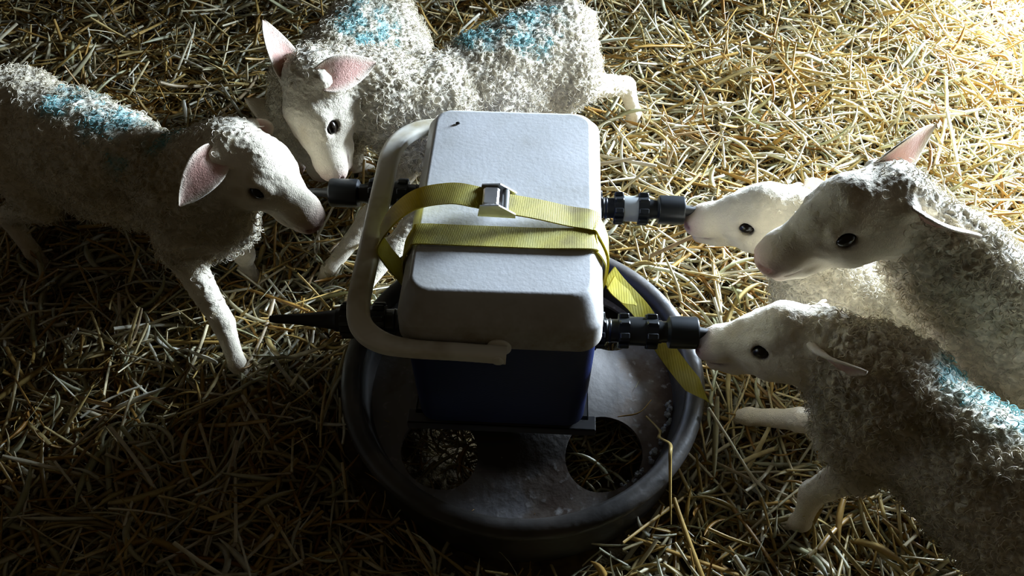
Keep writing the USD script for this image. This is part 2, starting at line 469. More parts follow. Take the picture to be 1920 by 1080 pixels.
# bail handle swung down to the left: a U round the box from end to end
hp = [(.012, -.2695, .408), (-.06, -.2695, .412), (-.13, -.2695, .415), (-.178, -.262, .418), (-.212, -.236, .420), (-.225, -.190, .421), (-.226, -.10, .421), (-.226, 0, .421),
      (-.226, .10, .421), (-.225, .165, .420), (-.213, .214, .418), (-.180, .250, .416), (-.13, .266, .413), (-.06, .2695, .411), (.012, .2695, .408)]
P = smooth_path(hp, 120)
side = np.stack([-P[:, 0] * 0, P[:, 1] * 0, np.ones(len(P))], -1)
hs = rrect(.0115, .0125, .007, 4)
sec_ = np.repeat(hs[None], len(P), 0)
sec_[:, :, 1] *= (1 + .45 * np.clip((np.abs(np.linspace(-1, 1, len(P))) < .62) * 1.0, 0, 1))[:, None]
from scipy.ndimage import gaussian_filter1d
sec_ = gaussian_filter1d(sec_, 5, axis=0)
obj('handle', sweep(P, sec_, side), M['handle'], box, 40)
for sg in (-1, 1):
    obj('handle_pivot', cat_([loft([(0, .019, .019, .0185), (.012, .019, .019, .0185), (.014, .016, .016, .0155)]).apply_transform(trimesh.transformations.rotation_matrix(sg * -PI / 2, (1, 0, 0))).apply_translation((0, sg * .2445, .408)),
                               loft([(0, .009, .009, .0085), (.027, .009, .009, .0085), (.029, .006, .006, .0055)]).apply_transform(trimesh.transformations.rotation_matrix(sg * -PI / 2, (1, 0, 0))).apply_translation((0, sg * .255, .408))]), M['handle'], box)
fly = moved(trimesh.creation.icosphere(2, 1.0), np.diag([.0042, .0026, .0022]), (-.098, .176, .4925))
obj('dirt_fleck', fly, M['black_rubber'], box, label='small dark fleck on the far left of the lid')

# ------------------------------------------------------------------ yellow ratchet strap
strap = thing('yellow_strap', 'yellow webbing strap with steel cam buckle wound over the lid', 'strap', (BC[0], BC[1], 0), YAW)
Y1, Y2 = -.046, -.104
loop2 = [(-.1535, Y2 + .045, .215), (-.1570, Y2 + .034, .36), (-.1625, Y2, .402), (-.1625, Y2, .448), (-.1465, Y2, .484), (-.134, Y2, .4945), (-.06, Y2, .4945), (0, Y2, .4945), (.06, Y2, .4945), (.134, Y2 + .003, .4945), (.1465, Y2 + .006, .484),
         (.1625, Y2 + .010, .448), (.1625, Y2 + .014, .402), (.1570, Y2 + .018, .36), (.1535, Y2 + .020, .215)]
obj('band', ribbon(loop2, (0, 1, 0), .044, .0026, 110), M['webbing'], strap, 40)
loop1 = [(-.1565, Y1 - .020, .26), (-.170, Y1 - .022, .34), (-.197, Y1 - .030, .412), (-.206, Y1 - .026, .446), (-.184, Y1 - .006, .480), (-.145, Y1 + .006, .508), (-.09, Y1 + .010, .520), (-.050, Y1 + .004, .520), (-.026, Y1 + .002, .515)]
obj('band', ribbon(loop1, (0, 1, .15), .042, .0026, 80), M['webbing'], strap, 40)
loop1b = [(.000, Y1 - .002, .513), (.05, Y1 - .006, .507), (.10, Y1 - .012, .500), (.138, Y1 - .018, .4985), (.150, Y1 - .022, .487), (.1665, Y1 - .030, .448), (.1665, Y1 - .036, .402), (.1605, Y1 - .040, .36), (.157, Y1 - .042, .215)]
obj('band', ribbon(loop1b, (0, 1, .06), .042, .0026, 80), M['webbing'], strap, 40)


def in_box(*P):
    c, q = math.cos(math.radians(-YAW)), math.sin(math.radians(-YAW))
    return [((x - BC[0]) * c - (y - BC[1]) * q, (x - BC[0]) * q + (y - BC[1]) * c, z) for x, y, z in P]


tail = in_box((.164, 1.000, .375), (.185, .995, .345), (.226, .980, .300), (.258, .955, .255), (.285, .930, .225), (.318, .905, .192), (.350, .884, .165))
obj('tail', ribbon(tail, [(.35, .75, .5)] * 3 + [(.6, .6, .45)] * 4, .034, .0024, 70, lambda t: 1 if t < .84 else max(.10, (1 - t) / .16)), M['webbing'], strap, 40)
tail2 = in_box((.166, .985, .372), (.176, .982, .358), (.196, .975, .342), (.212, .970, .330))
obj('tail', ribbon(tail2, (.4, .9, .2), .028, .0024, 30, lambda t: 1 if t < .6 else max(.15, (1 - t) / .4)), M['webbing'], strap, 40)
# cam buckle: two side cheeks, a base plate, a pressed lever
bx, bz = -.014, .5165
for sg in (-1, 1):
    cheek = Polygon([(-.030, -.010), (-.026, .012), (.004, .014), (.030, -.004), (.030, -.012)])
    c = trimesh.creation.extrude_polygon(cheek, .003, engine='earcut')
    c.apply_transform(trimesh.transformations.rotation_matrix(PI / 2, (1, 0, 0)))
    c.apply_translation((bx, Y1 + .0015 + sg * .0245, bz))
    obj('buckle_cheek', c, M['cast_steel'], strap, False)
obj('buckle_base', bevel_box((.056, .046, .003), (bx, Y1, bz - .008), .001), M['cast_steel'], strap, 30)
obj('buckle_lever', cat_([bevel_box((.026, .042, .012), (bx - .010, Y1, bz + .006), .003)]), M['cast_steel'], strap, 30)
obj('buckle_roller', moved(trimesh.creation.cylinder(.006, .046, 20), trimesh.transformations.rotation_matrix(PI / 2, (1, 0, 0))[:3, :3], (bx + .013, Y1, bz)), M['dark_slot'], strap, 30)


# ------------------------------------------------------------------ teat fittings through the box's sides
def hexnut(x0, x1, r, lugs=True):
    parts = [moved(man(m3.CrossSection([np.array([(r * math.cos(a), r * math.sin(a)) for a in np.arange(6) * PI / 3 + .26])], m3.FillRule.EvenOdd).extrude(x1 - x0)), np.array([[0, 0, 1], [0, 1, 0], [-1, 0, 0.]]), (x0, 0, 0))]
    if lugs:
        for k in range(8):
            a = k * PI / 4 + .2
            parts.append(moved(bevel_box(((x1 - x0) * .92, .009, .010), (0, 0, 0), .0015), np.array([[1, 0, 0], [0, math.cos(a), -math.sin(a)], [0, math.sin(a), math.cos(a)]]).T,
                               ((x0 + x1) / 2, (r * .93) * math.cos(a + PI / 2) * 1, (r * .93) * math.sin(a + PI / 2))))
    return cat_(parts)


def teat(label, loc, rz, grey=False, bare=False, long=1.13):
    obj = lambda n, m, *a, **k: globals()['obj'](n, moved(m, np.diag([long, 1, 1])), *a, **k)
    t = thing('teat_fitting', label, 'feeding teat', loc, rz)
    bp = M['black_plastic']
    obj('mounting_nut', cat_([lathe([(0, -.001), (.034, -.001), (.034, .003), (.030, .005), (0, .005)]), hexnut(.0, .016, .030)]), bp, t)
    obj('pipe', lathe([(0, 0), (.0195, 0), (.0195, .016), (.021, .018), (.0195, .020), (.0195, .022), (.021, .024), (.0195, .026), (.0195, .10), (0, .10)]), bp, t)
    obj('union_nut', hexnut(.036, .052, .0285), bp, t)
    obj('valve_body', lathe([(0, .05), (.0245, .05), (.0245, .078), (0, .078)]), M['grey_plastic'] if grey else bp, t, label='grey valve collar' if grey else None)
    obj('union_nut', hexnut(.076, .094, .0285), bp, t)
    if not bare:
        obj('end_cap', lathe([(0, .092), (.018, .092), (.018, .108), (.0265, .111), (.0275, .113), (.0275, .150), (.026, .153), (.017, .153), (.017, .145), (0, .145)], 40), bp, t)
        obj('rubber_teat', lathe([(0, .14), (.012, .14), (.012, .150), (.0085, .166), (.0075, .180), (.006, .188), (0, .190)]), M['black_rubber'], t)
    else:
        obj('rubber_teat', lathe([(0, .09), (.020, .09), (.0205, .10), (.017, .104), (.0155, .112), (.0115, .135), (.0085, .16), (.0075, .180), (.0055, .188), (0, .190)]), M['black_rubber'], t)
    return t


ZT = .318
teat('black teat fitting with grey collar, sucked by the lamb behind the others', (.1525, 1.222, ZT), -2.9, grey=True)
teat("black teat fitting crossing over the strap tail, in the nearest lamb's mouth", (.1375, .925, ZT), -2)
teat('black teat fitting behind the handle, beside two lambs muzzle to muzzle', (-.1520, 1.256, ZT), 178, long=1.3)
teat('bare black rubber teat pointing left from the near end of the box', (-.1670, .945, ZT), 179, bare=True, long=1.3)

# ------------------------------------------------------------------ lambs
def seg(p, a, b, ra, rb):
    a, b = np.asarray(a, p.dtype), np.asarray(b, p.dtype)
    ab = b - a
    t = np.clip(((p - a) @ ab) / (ab @ ab + 1e-12), 0, 1).astype(p.dtype)
    d = p - a - t[:, None] * ab
    return np.sqrt(np.einsum('ij,ij->i', d, d)) - (ra + (rb - ra) * t).astype(p.dtype)


def smin(a, b, k):
    h = np.clip(.5 + .5 * (b - a) / k, 0, 1)
    return b + (a - b) * h - k * h * (1 - h)


def surface_nets(fn, lo, hi, h, coarse=4):
    """Triangles of fn = 0 on a grid of step h; fn is evaluated finely only near the surface."""
    n = (np.ceil((hi - lo) / (h * coarse)).astype(int) + 1) * coarse + 1
    cn = (n - 1) // coarse + 1
    cg = np.stack(np.meshgrid(*[lo[k] + np.arange(cn[k]) * h * coarse for k in range(3)], indexing='ij'), -1)
    cd = fn(cg.reshape(-1, 3).astype(np.float32)).reshape(cn).astype(np.float32)
    V = np.empty(n, np.float32)
    ix = [np.arange(n[k]) / coarse for k in range(3)]
    V[:] = cd[np.ix_(*[np.round(i).astype(int) for i in ix])]
    near = np.abs(V) < h * coarse * 1.75
    idx = np.argwhere(near)
    V[near] = fn((lo + idx * h).astype(np.float32))
    neg = V < 0
    c = [neg[i:n[0] - 1 + i, j:n[1] - 1 + j, k:n[2] - 1 + k] for i in (0, 1) for j in (0, 1) for k in (0, 1)]
    cnt = sum(x.astype(np.int8) for x in c)
    act = (cnt > 0) & (cnt < 8)
    cells = np.argwhere(act)
    ids = -np.ones(act.shape, np.int64)
    ids[act] = np.arange(len(cells))
    acc, num = np.zeros((len(cells), 3)), np.zeros(len(cells))
    corners = np.array([(i, j, k) for i in (0, 1) for j in (0, 1) for k in (0, 1)])
    cv = np.stack([V[tuple((cells + q).T)] for q in corners], 1).astype(float)
    for a in range(8):
        for b in range(a + 1, 8):
            if np.abs(corners[a] - corners[b]).sum() != 1:
                continue
            va, vb = cv[:, a], cv[:, b]
            x = (va < 0) != (vb < 0)
            t = np.where(x, va / np.where(x, va - vb, 1), 0)
            acc[x] += (corners[a] + t[:, None] * (corners[b] - corners[a]))[x]
            num[x] += 1
    verts = lo + (cells + acc / np.maximum(num, 1)[:, None]) * h
    quads = []
    for ax in range(3):
        u, w = [(1, 2), (2, 0), (0, 1)][ax]
        s0 = [slice(None)] * 3; s1 = [slice(None)] * 3
        s0[ax] = slice(0, n[ax] - 1); s1[ax] = slice(1, n[ax])
        e = np.argwhere(neg[tuple(s0)] != neg[tuple(s1)])
        e = e[(e[:, u] > 0) & (e[:, w] > 0) & (e[:, u] < n[u] - 1) & (e[:, w] < n[w] - 1)]
        du, dw = np.eye(3, dtype=int)[u], np.eye(3, dtype=int)[w]
        q = np.stack([ids[tuple((e - du - dw).T)], ids[tuple((e - dw).T)], ids[tuple(e.T)], ids[tuple((e - du).T)]], 1)
        flip = ~neg[tuple(e.T)]
        q[flip] = q[flip][:, ::-1]
        quads.append(q)
    q = np.vstack(quads)
    q = q[(q >= 0).all(1)]
    return verts, np.vstack([q[:, [0, 1, 2]], q[:, [0, 2, 3]]])


def ear_mesh(base, d, face, ln, wd):
    """A cupped leaf-shaped ear: d along, face = the way its hollow looks. Returns vertices, faces and a 0..1 'inside' mask."""
    d = unit(d); face = unit(face - d * (face @ d)); w = np.cross(d, face)
    nt, nu = 18, 13
    t, u = np.meshgrid(np.linspace(0, 1, nt), np.linspace(-1, 1, nu), indexing='ij')
    half = wd / 2 * np.clip(np.sin(PI * np.clip(.16 + .84 * t, 0, 1) ** .85) ** .75, .06, 1)
    cup = (1 - .55 * t) * 1.15
    ang = u * cup
    X = half * np.sin(ang) / np.maximum(np.sin(cup), .3)
    Zc = half * (1 - np.cos(ang)) * .85 - .012 * t * t + .004 * np.sin(5 * t + u)
    mid = base + (t * ln)[..., None] * d + X[..., None] * w + Zc[..., None] * face
    thick = .0038 * (1 - .35 * t) * (1 - .55 * np.abs(u) ** 3) + .0008
    rough = .0012 * (meshkit.noise(mid * 160, 3) - .5)
    fr = mid + (thick * .5 + rough)[..., None] * face
    bk = mid - (thick * .9 - rough)[..., None] * face
    v = np.vstack([fr.reshape(-1, 3), bk.reshape(-1, 3)])
    i = np.arange(nt * nu).reshape(nt, nu)
    q = np.stack([i[:-1, :-1], i[1:, :-1], i[1:, 1:], i[:-1, 1:]], -1).reshape(-1, 4)
    o = nt * nu
    rim = np.concatenate([i[0, :], i[1:, -1], i[-1, -2::-1], i[-2:0:-1, 0]])
    r2 = np.roll(rim, -1)
    f = np.vstack([q[:, ::-1], q + o, np.stack([rim, r2, r2 + o, rim + o], -1)])
    f = np.vstack([f[:, [0, 1, 2]], f[:, [0, 2, 3]]])
    inner = np.concatenate([np.clip(1.25 - np.abs(u) ** 2 * 1.3 - np.clip(t - .55, 0, 1) * 1.6, 0, 1).ravel(), np.zeros(o)])
    tm = trimesh.Trimesh(v, f, process=False)
    tm.fix_normals()
    return v, np.array(tm.faces), inner


def wool_material(name, rough_bump=.6):
    return usdkit.material(stage, L + name, {
        'a': ('attribute', {'attribute': 'coat'}), 'tc': ('texture_coordinate', {}), 'v': ('voronoi_texture', {'scale': 120, 'randomness': 1.0}),
        'n': ('noise_texture', {'scale': 210, 'detail': 4, 'distortion': 1.2}), 'm': ('math', {'math_type': 'multiply_add', 'value2': .5}),
        'bp': ('bump', {'strength': rough_bump, 'distance': .004}), 'p': ('principled_bsdf', {'roughness': .85, 'sheen_weight': .25, 'sheen_roughness': .4})},
        [('a.color', 'p.base_color'), ('tc.object', 'n.vector'), ('n.fac', 'bp.height'), ('bp.normal', 'p.normal')], 'p.BSDF')


M['coat'] = wool_material('lamb_coat', .5)
M['tuft'] = usdkit.material(stage, L + 'wool_tuft', {'a': ('attribute', {'attribute': 'coat'}), 'p': ('principled_bsdf', {'roughness': .8})}, [('a.color', 'p.base_color')], 'p.BSDF')
M['tuft_blue'] = usdkit.material(stage, L + 'blue_marker_wool', {'p': ('principled_bsdf', {'base_color': (.20, .42, .43), 'roughness': .8})}, [], 'p.BSDF')
M['lash'] = M['eye']


def curls(path, pts, nrm, mat, r, color=None, ln=.015, w=.0017):
    n = len(pts)
    t1 = np.cross(nrm, r.normal(size=(n, 3))); t1 /= np.linalg.norm(t1, axis=1, keepdims=True) + 1e-9
    t2 = np.cross(nrm, t1)
    l = ln * r.uniform(.55, 1.25, n)[:, None]
    k = 5
    P = []
    for j in range(k):
        s = j / (k - 1)
        a = s * 3.6
        P.append(pts - nrm * .001 + nrm * l * (.62 * s) + t1 * l * .42 * math.sin(a) + t2 * l * .42 * (1 - math.cos(a)) * .6 - np.array([0, 0, 1]) * l * .25 * s * s)
    P = np.stack(P, 1)
    c = UsdGeom.BasisCurves.Define(stage, path)
    c.CreateTypeAttr('linear')
    c.CreatePointsAttr(Vt.Vec3fArray.FromNumpy(P.reshape(-1, 3).astype(np.float32)))
    c.CreateCurveVertexCountsAttr(Vt.IntArray.FromNumpy(np.full(n, k, np.int32)))
    ww = np.tile(np.array([1, 1, .9, .7, .35]) * w, n)
    c.CreateWidthsAttr(Vt.FloatArray.FromNumpy(ww.astype(np.float32)))
    c.SetWidthsInterpolation('vertex')
    if color is not None:
        UsdGeom.PrimvarsAPI(c).CreatePrimvar('coat', Sdf.ValueTypeNames.Color3fArray, 'uniform').Set(Vt.Vec3fArray.FromNumpy(np.clip(color, 0, 1).astype(np.float32)))
    UsdShade.MaterialBindingAPI.Apply(c.GetPrim()).Bind(mat)
    return c.GetPrim()


Zv = np.array([0, 0, 1.0])


def lamb(label, S, R, nose, poll, roll, feet, ears, marks=(), seed=1, s=1.0, hs=1.0, grey=0.0, ncurl=9000, dirt=.4, mouth=0.0, h=.0034):
    """S, R: top of the back at the withers and at the rump; nose, poll: the head's ends; roll: the way its forehead looks; feet: front left, front right, hind left, hind right;
    ears: for the left and right ear (direction, hollow's direction) in head axes."""
    r = np.random.default_rng(seed)
    S, R, nose, poll = (np.asarray(x, float) for x in (S, R, nose, poll))
    f = S - R; f[2] = 0; f = unit(f)
    l = np.cross(Zv, f)                                           # the lamb's left
    origin = np.array([S[0] * .6 + R[0] * .4, S[1] * .6 + R[1] * .4, 0])
    hx = unit(nose - poll)
    hz = np.asarray(roll, float); hz = unit(hz - hx * (hz @ hx))
    hy = np.cross(hz, hx)
    H = lambda x, y, z: poll + hs * (x * hx + y * hy + z * hz)
    k = s
    P = []                                                        # (a, b, ra, rb, blend, wool)
    add = lambda a, b, ra, rb, bl=.03, wool=1.0: P.append((np.asarray(a, float), np.asarray(b, float), ra, rb, bl, wool))
    mid = (S + R) / 2
    add(S + f * .02 * k - Zv * .075 * k, R - Zv * .078 * k, .066 * k, .072 * k)
    add(S + f * .02 * k - Zv * .150 * k, S * .4 + R * .6 - Zv * .160 * k, .068 * k, .082 * k, .04)
    add(S * .4 + R * .6 - Zv * .160 * k, R + f * .05 * k - Zv * .130 * k, .082 * k, .070 * k, .04)
    add(mid - Zv * .115 * k + f * .04 * k, mid - Zv * .115 * k - f * .06 * k, .098 * k, .098 * k, .04)
    for q in (-1, 1):
        add(R + f * .02 * k - Zv * .09 * k + l * q * .035 * k, R + f * .03 * k - Zv * .15 * k + l * q * .05 * k, .062 * k, .062 * k, .03)
        add(S + f * .01 * k - Zv * .07 * k + l * q * .02 * k, S + f * .035 * k - Zv * .15 * k + l * q * .045 * k, .055 * k, .056 * k, .03)
    add(R - f * .075 * k - Zv * .075 * k, R - f * .115 * k - Zv * .20 * k, .020 * k, .013 * k, .02)
    back_head = H(-.012, 0, -.012)
    nb = S + f * .03 * k - Zv * .085 * k
    nm = (nb + back_head) / 2 + Zv * .004
    add(nb, nm, .084 * k, .068 * k, .04); add(nm, back_head, .068 * k, .048 * hs, .03, .9)
    add(S + f * .075 * k - Zv * .140 * k, H(.0, 0, -.048), .066 * k, .042 * hs, .04, .9)
    hooves = []
    for i, ft in enumerate(feet):
        ft = np.asarray(ft, float)
        q = 1 if i % 2 == 0 else -1
        if i < 2:
            sh = S + f * .03 * k - Zv * .155 * k + l * q * .048 * k
            el = S - f * .005 * k - Zv * .215 * k + l * q * .052 * k
            kn = el * .46 + ft * .54 + f * .020 * k + Zv * .005
            fe = ft + Zv * .036 * k + (kn - ft) * .06 - f * .004
            add(sh, el, .050 * k, .036 * k, .03, .8); add(el, kn, .034 * k, .0205 * k, .02, .35); add(kn, fe, .0205 * k, .0150 * k, .012, .1); add(fe, ft + f * .012 * k + Zv * .014, .0165 * k, .0150 * k, .01, .0)
            ax = f
        else:
            hp_ = R + f * .02 * k - Zv * .14 * k + l * q * .058 * k
            st = hp_ * .62 + ft * .38 + f * .065 * k + Zv * .02 * k
            hk = hp_ * .24 + ft * .76 - f * .045 * k + Zv * .05 * k
            fe = ft + Zv * .038 * k + (hk - ft) * .05
            add(hp_, st, .066 * k, .044 * k, .03, .9); add(st, hk, .040 * k, .0215 * k, .02, .45); add(hk, fe, .0205 * k, .0155 * k, .012, .1); add(fe, ft + f * .012 * k + Zv * .014, .0165 * k, .0150 * k, .01, .0)
            ax = f
        hooves.append((ft, ax, fe))
    # head
    n_body = len(P)
    hd = lambda a, b, ra, rb, bl=.014, wool=.0: P.append((H(*a), H(*b), ra * hs, rb * hs, bl, wool))
    hd((.000, 0, -.004), (.042, 0, .004), .049, .050, .025, .32)
    hd((.048, 0, .004), (.086, 0, -.004), .047, .040, .02, .15)
    hd((.085, 0, -.010), (.148, 0, -.021), .039, .0310, .018)
    hd((.150, .010, -.022), (.168, .008, -.026), .0245, .0225, .010)
    hd((.150, -.010, -.022), (.168, -.008, -.026), .0245, .0225, .010)
    hd((.026, 0, -.044), (.130, 0, -.052), .040, .0240, .018)
    hd((.130, .006, -.052 - mouth), (.160, .004, -.052 - mouth), .0200, .0160, .010)
    hd((.130, -.006, -.052 - mouth), (.160, -.004, -.052 - mouth), .0200, .0160, .010)
    for q in (-1, 1):
        hd((.026, q * .026, -.024), (.065, q * .025, -.030), .040, .035, .02, .15)
        hd((.060, q * .038, .017), (.088, q * .034, .013), .0140, .0115, .010)
        hd((.055, q * .038, -.016), (.100, q * .027, -.019), .0145, .013, .012)
        hd((-.004, q * .038, .012), (-.008, q * .048, .015), .017, .012, .014, .1)
    eyes = [H(.077, q * .0425, .0040) for q in (1, -1)]
    nostril = [(H(.190, q * .0100, -.021), H(.180, q * .0230, -.022)) for q in (1, -1)]
    mouthl = [(H(.188, 0, -.044 - mouth * .6), H(.150, q * .027, -.042 - mouth * .5)) for q in (1, -1)] + [(H(.150, q * .027, -.042 - mouth * .5), H(.125, q * .036, -.040)) for q in (1, -1)]

    def fn(p):
        out = np.full(len(p), 9.0, p.dtype)
        for a, b, ra, rb, bl, _ in P:
            pad = max(ra, rb) + .085
            i = np.flatnonzero((np.abs(p - ((a + b) / 2).astype(p.dtype)) < (np.abs(a - b) / 2 + pad).astype(p.dtype)).all(1))
            out[i] = smin(out[i], seg(p[i], a, b, ra, rb), bl)
        hm = ((p - poll) ** 2).sum(1) < (.26 * hs) ** 2
        if hm.any():
            q = p[hm]; o = out[hm]
            for e in eyes:
                o = -smin(-o, seg(q, e, e, .0126 * hs, .0126 * hs), .006)
            for a, b in nostril:
                o = -smin(-o, seg(q, a, b, .0046 * hs, .0030 * hs), .003)
            for a, b in mouthl:
                o = -smin(-o, seg(q, a, b, .0022 * hs, .0016 * hs), .003)
            out[hm] = o
        return out

    A = np.array([np.minimum(a - max(ra, rb), b - max(ra, rb)) for a, b, ra, rb, _, _ in P]).min(0) - .02
    B = np.array([np.maximum(a + max(ra, rb), b + max(ra, rb)) for a, b, ra, rb, _, _ in P]).max(0) + .02
    v, tri = surface_nets(fn, A, B, h)
    # woolliness of every vertex from the limb it belongs to
    D = np.stack([seg(v, a, b, ra, rb) for a, b, ra, rb, _, _ in P], 1)
    W = np.exp(-np.clip(D, 0, None) / .010)
    wool = (W * np.array([x[5] for x in P])).sum(1) / (W.sum(1) + 1e-12)
    hl = np.stack([(v - poll) @ hx, (v - poll) @ hy, (v - poll) @ hz], -1) / hs
    m = trimesh.Trimesh(v, tri, process=False)
    vn = np.array(m.vertex_normals)
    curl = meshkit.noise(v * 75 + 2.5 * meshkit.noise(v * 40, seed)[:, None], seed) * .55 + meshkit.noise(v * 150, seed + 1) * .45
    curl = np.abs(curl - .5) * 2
    lump = meshkit.fbm(v * 22, 2, seed + 2) - .5
    v = v + vn * (wool * (.0110 * (curl - .3) + .012 * lump))[:, None] * k + vn * ((1 - wool) * .0012 * (meshkit.noise(v * 120, 9) - .5))[:, None]
    # colours of the coat, with shade between the curls painted in
    n1, n2 = meshkit.fbm(v * 9, 4, seed + 3), meshkit.fbm(v * 35, 3, seed + 4)
    col = np.array([.73, .665, .53]) * np.ones((len(v), 1))
    face = np.clip(1 - wool * 1.6, 0, 1)[:, None]
    col = col * (1 - face) + np.array([.74, .65, .50]) * face
    g = np.clip((n1 - .36) * 3.2 + (n2 - .5) * 1.6, 0, 1)[:, None] * np.clip(wool * 1.3, 0, 1)[:, None]
    col = col * (1 - g * dirt) + np.array([.25, .195, .085]) * g * dirt
    cr = np.clip((.30 - curl) * 3.0, 0, 1)[:, None] * wool[:, None]  # recesses between curls darkened in the colour, as shade
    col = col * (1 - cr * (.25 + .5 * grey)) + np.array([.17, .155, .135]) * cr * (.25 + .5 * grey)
    leg = np.clip((.16 * k - v[:, 2]) / .10, 0, 1)[:, None] * np.clip(1 - wool[:, None], 0, 1) * (hl[:, :1] < -.02)
    col = col * (1 - .45 * leg) + np.array([.46, .35, .20]) * .45 * leg
    inhead = ((hl[:, 0] > -.03) & (np.abs(hl[:, 1]) < .08) & (np.abs(hl[:, 2]) < .10)).astype(float)
    pk = np.clip((hl[:, 0] - .148) / .040, 0, 1) * inhead * np.clip((hl[:, 0] < .3) * 1.0, 0, 1)
    col = col * (1 - .7 * pk[:, None]) + np.array([.70, .44, .36]) * .65 * pk[:, None]
    for a, b in nostril:
        d = seg(v, a, b, .003, .002)
        wgt = np.exp(-np.clip(d, 0, None) / .0045)[:, None]
        col = col * (1 - .8 * wgt) + np.array([.26, .05, .06]) * .8 * wgt
    for a, b in mouthl:
        wgt = np.exp(-np.clip(seg(v, a, b, .002, .0015), 0, None) / .0022)[:, None]
        col = col * (1 - .7 * wgt) + np.array([.20, .09, .07]) * .7 * wgt
    for e in eyes:
        wgt = np.exp(-np.clip(np.linalg.norm(v - e, axis=1) - .0122 * hs, 0, None) / .0034)[:, None]
        col = col * (1 - .8 * wgt) + np.array([.10, .065, .045]) * .8 * wgt
        corner = H(.103, .028 * np.sign((e - poll) @ hy), -.004)
        wgt = np.exp(-np.clip(seg(v, e, corner, .010 * hs, .001), 0, None) / .003)[:, None]
        col = col * (1 - .45 * wgt) + np.array([.13, .08, .06]) * .45 * wgt
    fleck = np.clip((meshkit.noise(v * 28, seed + 6) - .73) * 6, 0, 1)[:, None] * inhead[:, None] * np.clip(1 - pk, 0, 1)[:, None]
    col = col * (1 - .45 * fleck) + np.array([.42, .31, .16]) * .45 * fleck
    blue = np.zeros(len(v))
    for c, rad in marks:
        d = np.linalg.norm((v - np.asarray(c)) * np.array([1, 1, 1.2]), axis=1) / rad
        blue = np.maximum(blue, np.clip((1.15 - d) * 2.2, 0, 1))
    blue *= np.clip((meshkit.fbm(v * 45, 3, seed + 7) - .36) * 4, 0, 1) * np.clip(wool * 1.5, 0, 1)
    col = col * (1 - .75 * blue[:, None]) + np.array([.17, .36, .37]) * .75 * blue[:, None]
    # ears, one surface with the rest
    V, Fc, C = [v], [tri], [col]
    o = len(v)
    for q, (ed, ef) in zip((1, -1), ears):
        eb = H(-.008, q * .040, .014)
        if ed == 'droop':
            d, fc = -.45 * hx + q * hy * .95 - .25 * hz, .6 * hx + q * .3 * hy - .55 * hz
        else:
            d, fc = np.asarray(ed, float) - eb, np.asarray(ef, float)
        ev, et, inn = ear_mesh(eb, d, fc, .108 * hs, .062 * hs)
        inn = (inn * .9 * np.clip(.55 + 1.1 * meshkit.noise(ev * 60, seed), 0, 1))
        ec = np.array([.72, .63, .50]) * (1 - inn[:, None]) + np.array([.50, .25, .20]) * inn[:, None]
        V.append(ev); Fc.append(et + o); C.append(ec); o += len(ev)
    V, Fc, C = np.vstack(V), np.vstack(Fc), np.vstack(C)
    t = thing('lamb', label, 'lamb', origin, 0, None)
    bm = usdkit.mesh(stage, path_of('body', t), trimesh.Trimesh(V - origin, Fc, process=False), M['coat'], True)
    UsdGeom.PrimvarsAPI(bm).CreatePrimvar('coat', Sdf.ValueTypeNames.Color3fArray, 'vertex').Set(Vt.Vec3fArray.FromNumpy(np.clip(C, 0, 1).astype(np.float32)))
    for e, q in zip(eyes, (1, -1)):
        ball = trimesh.creation.icosphere(3, 1.0)
        ball.vertices = np.array(ball.vertices) @ (np.stack([hx * .0142 - hz * .003, hy * .0122, hz * .0098 + hx * .002]) * hs)
        ball.apply_translation(e - origin - (eyes[0] - eyes[1]) * q * .022)
        obj('eye', ball, M['eye'], t, True)
    for ft, ax, fe in hooves:
        toes = []
        for q in (-1, 1):
            c0 = ft + l * q * .0075 * k
            hull = m3.Manifold.hull_points(np.array([c0 + ax * x * k + l * y * k + Zv * z * k for x, y, z in
                                                     [(-.014, -.006, 0), (-.014, .006, 0), (.024, -.005, 0), (.024, .005, 0), (.030, 0, .003), (-.012, -.0065, .026), (-.012, .0065, .026), (.012, -.006, .028), (.012, .006, .028)]]))
            toes.append(man(hull))
        tm = cat_(toes); tm.apply_translation(-origin)
        obj('hoof', tm, M['hoof'], t, 30)
    # curly wool standing off the skin
    m = trimesh.Trimesh(v, tri, process=False)
    tv = m.area_faces * np.clip(wool[tri].mean(1) - .25, 0, 1)
    pick = r.choice(len(tri), ncurl, p=tv / tv.sum())
    bc = r.dirichlet((1, 1, 1), ncurl)
    pts = (v[tri[pick]] * bc[:, :, None]).sum(1)
    nn = np.array(m.face_normals)[pick]
    isb = blue[tri[pick]].mean(1) > r.uniform(.25, .8, ncurl)
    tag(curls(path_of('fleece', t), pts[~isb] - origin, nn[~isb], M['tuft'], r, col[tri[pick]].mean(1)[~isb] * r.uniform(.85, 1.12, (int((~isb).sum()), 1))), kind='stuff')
    if isb.sum() > 30:
        tag(curls(path_of('marker_paint', t), pts[isb] - origin, nn[isb], M['tuft_blue'], r), label='teal marker paint on the wool', kind='stuff')
    return t


DR = ('droop', None)

